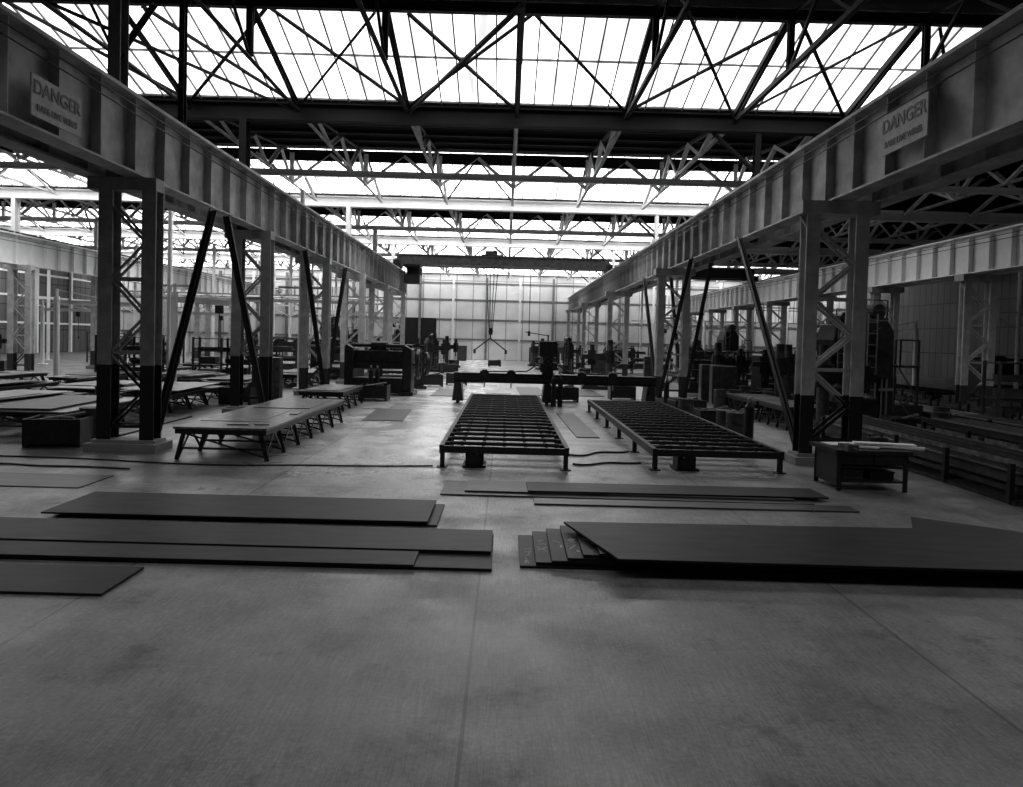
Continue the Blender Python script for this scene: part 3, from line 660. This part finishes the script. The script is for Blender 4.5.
for x,y,rz in ((-24,38.5,.5),(-25,56,.4),(-13.5,70,.3),(19.8,46.6,.9),(17.5,63.5,.4),(29.6,52,2.),(13,63,1.),(-34,42,.3),(-36,56,.1),(-38,36,.8)): dup(jb,(x,y,0),rz)

# bar racks
def rack(loc,Ln,W,lab,rotz=0):
    r=root('stock_rack',loc,lab,'stock rack','stock racks',rotz)
    for i in range(5):
        y=.2+(Ln-.4)*i/4
        obj('bearer',MB().bar((0,y,.15),(W,y,.15),.12,.1).bar((.06,y,0),(.06,y,.8),.1,.1).bar((W-.06,y,0),(W-.06,y,.8),.1,.1).bar((W/2,y,0),(W/2,y,.1),.1,.1),M_bed,parent=r)
    for x in (.06,W-.06): obj('bottom_tie',MB().bar((x,0,.05),(x,Ln,.05),.06,.06),M_bed,parent=r)
    return r
rk=rack((9.95,13.9,0),8.8,2.3,'low dark rack holding steel bars')
def mkbar(kind,Ln):
    if kind==0: mb=MB().angle((0,0,.06),(0,Ln,.06),.11,.014)
    elif kind==1: mb=MB().ibeam((0,0,.085),(0,Ln,.085),.1,.17,.014)
    else: mb=MB().cyl((0,0,.05),(0,Ln,.05),.05,10)
    return mb
bars={}
def addbar(kind,x,y,z,m):
    key=(kind,m.name)
    if key not in bars:
        bars[key]=obj('steel_bar',mkbar(kind,9.2),m,loc=(x,y,z),label=('dark rolled steel angle bar','dark rolled steel joist','long round steel bar')[kind]+' resting in a stock rack',cat='steel bar',group='racked steel bars')
    else:
        o=bars[key].copy(); C.objects.link(o); o.location=(x,y,z)
rl=[(9.95,13.9),(12.7,13.2),(15.5,16.5),(18.3,17),(17,27.5),(19.4,30.5),(21.2,15)]
for i,(x,y) in enumerate(rl):
    if i: dup(rk,(x,y,0))
    for lay in range(4 if i<2 else 3 if i<4 else 2):
        for j in range(9-(lay>=2)*2):
            kd=(i+lay)%3
            addbar(kd,x+.24+.21*j+random.uniform(-.02,.02),y-.2+random.uniform(-.4,.25),.202+lay*.175,(M_mach,M_plate2,M_mach,M_plateM,M_mach,M_mach2)[(j*5+lay+i)%6])
dup(b1,(24.8,24,0),label='dark steel roller bed in the adjoining bay')
dup(b1,(24.5,42,0),label='dark steel roller bed in the adjoining bay')
dup(b1,(13,52.2,0),scale=(1,.6,1),label='dark steel roller bed in the adjoining bay')

# ---------------- small workbench ----------------
wb=root('workbench',(6.95,14.9,0),'small dark bulky steel workbench with shelves and papers on top','workbench')
obj('bench_top',MB().box(-.05,1.55,-.05,1.25,.78,.86),M_mach,parent=wb)
for x in (.06,1.44):
    for y in (.06,1.14): obj('leg',MB().angle((x,y,0),(x,y,.8),.1,.012),M_bed,parent=wb)
for z in (.18,.48): obj('shelf',MB().box(.04,1.46,.04,1.16,z,z+.04),M_mach,parent=wb)
obj('back_panel',MB().box(.04,1.46,1.12,1.15,.22,.78),M_black,parent=wb)
obj('side_panel',MB().box(.03,.05,.08,1.12,.1,.78),M_black,parent=wb)
obj('drawer',MB().box(.1,.75,.0,1.0,.56,.77),M_mach,parent=wb)
obj('drawer',MB().box(.79,1.4,.0,1.0,.56,.77),M_mach,parent=wb)
obj('vice',MB().box(.1,.32,-.2,.2,.86,.98).cyl((.21,-.42,.93),(.21,-.1,.93),.02,8).box(.1,.32,-.26,-.2,.86,1.0),M_mach2,parent=wb)
def small(name,mb,m,lab,cat): return obj(name,mb,m,label=lab,cat=cat)
small('drawing_sheet',MB().poly(rect(7.1,7.95,15.62,16.05,.1),.862,.872),M_paper,'white drawing sheet lying on the workbench','paper')
small('drawing_sheet',MB().poly(rect(7.55,8.75,15.22,15.48,-.22),.942,.965),M_paper,'white sheet lying over rolls and overhanging the bench','paper')
small('drawing_roll',MB().cyl((7.4,15.5,.9),(8.85,15.05,.9),.038,12),M_paper,'long white paper roll overhanging the workbench edge','paper roll')
small('drawing_roll',MB().cyl((7.2,15.3,.893),(7.9,15.05,.893),.03,12),M_paper,'short white paper roll lying on the workbench','paper roll')
small('tool_box',MB().box(8.05,8.45,15.75,16.05,.862,1.02).bar((8.1,15.9,1.07),(8.4,15.9,1.07),.03,.03).bar((8.12,15.9,1.0),(8.12,15.9,1.07),.03,.03).bar((8.38,15.9,1.0),(8.38,15.9,1.07),.03,.03),M_mach,'dark toolbox with handle standing on the workbench','toolbox')
small('shelf_box',MB().box(7.1,7.6,15.1,15.6,.222,.4).box(7.08,7.62,15.08,15.62,.4,.43),M_mach2,'dark lidded box on the workbench shelf','box')
small('shelf_box',MB().box(7.75,8.25,15.1,15.6,.222,.36).box(7.73,8.27,15.08,15.62,.36,.39),M_mach,'dark lidded box on the workbench shelf','box')

gb=root('gas_cylinder',(6.9,20.2,0),'dark gas cylinder with domed shoulder standing upright','gas cylinder','gas cylinders')
obj('bottle',MB().cyl((0,0,0),(0,0,1.25),.115,18).cyl((0,0,1.25),(0,0,1.38),.115,18,.04),M_dark,parent=gb)
obj('valve',MB().cyl((0,0,1.38),(0,0,1.5),.03,8).cyl((-.05,0,1.47),(.06,0,1.47),.02,8),M_plateL,parent=gb)
for x,y in ((7.1,20.7),(2.2,32.,),(2.5,32.1),(-6.5,35),(-6.2,35.1),(7.,31)): dup(gb,(x,y,0))
cb=root('control_cabinet',(-10.9,31,0),'grey steel control cabinet with two doors','cabinet','control cabinets')
obj('body',MB().box(0,1.2,0,.5,.1,1.9).box(.05,1.15,.05,.45,0,.1),M_mach2,parent=cb,bevel=.01)
for x in (.03,.62): 
    dd=obj('door',MB().box(x,x+.55,-.03,0,.15,1.85),M_mach2,parent=cb)
    obj('handle',MB().box(x+.25,x+.28,-.07,-.03,.9,1.1),M_black,parent=dd)
for x,y in ((10.3,53),(-11,58.3),(3,90),(-6,90),(12,88),(-20,86),(6.2,51.5),(10.1,36.9),(14.9,38.2),(16.8,37.9),(10.2,35.3),(-9.6,76.5)): dup(cb,(x,y,0))
def frame_rack(loc,lab,rotz=0):
    r=root('upright_rack',loc,lab,'storage rack','upright racks',rotz)
    for x in (0,1.6,3.2):
        for y in (0,.9): obj('upright',MB().ibeam((x,y,0),(x,y,2.6),.1,.1,.015,up=(0,1,0)),M_mach2,parent=r)
    for z in (.4,1.1,1.8,2.5):
        obj('shelf',MB().box(-.05,3.25,-.05,.95,z,z+.05),M_mach,parent=r)
    for nm in ((.2,1.4,.1,.8,.45,.8),(1.8,3.,.1,.8,.45,.9),(.3,1.2,.1,.8,1.15,1.5),(.2,2.8,.2,.7,1.85,2.05)):
        obj('stored_section',MB().box(*nm),M_plate2,parent=r)
    for y in (.3,.6): obj('stored_roll',MB().cyl((1.75,y,1.29),(3.1,y,1.29),.135,12),M_plate2,parent=r)
    return r
fr=frame_rack((10.2,40.3,0),'dark upright storage rack filled with sections')
for x,y,rz in ((-12.9,53.2,0),(-27,52.4,0),(25.3,20,0),(18,53.5,0),(24.5,60,0),(-24.5,68,0),(10.5,68,0),(14.5,70,0),(-24,20.6,0),(19.4,28.2,0),(-34,31,0),(-37,47,0),(-36,62,0),(29,30,0),(30,35.5,0),(-17.6,40.6,0),(-17,47.6,0),(-22,38.7,0),(13.7,44.4,0),(-48,40,0),(-48,52,0),(-46,60,0)): dup(fr,(x,y,0),rz)

# ---------------- world, camera ----------------
w=bpy.data.worlds.new('World'); bpy.context.scene.world=w; w.use_nodes=True
w.node_tree.nodes['Background'].inputs[0].default_value=(1,1,1,1); w.node_tree.nodes['Background'].inputs[1].default_value=.05
cam=bpy.data.cameras.new('Camera'); co=bpy.data.objects.new('Camera',cam); C.objects.link(co)
F=720.; cam.sensor_width=36; cam.lens=36*F/1023
p=math.radians(1.5)
co.matrix_world=Matrix.Translation((0,0,3))@Matrix.Rotation(math.pi/2-p,4,'X')@Matrix.Rotation(math.radians(1.5),4,'Z')
cam.shift_y=-(393.5-338-F*math.tan(p))/1023
cam.shift_x=6.5/1023
cam.clip_end=400
bpy.context.scene.camera=co
s=bpy.context.scene
s.view_settings.view_transform='Standard'; s.view_settings.look='None'; s.view_settings.exposure=.95
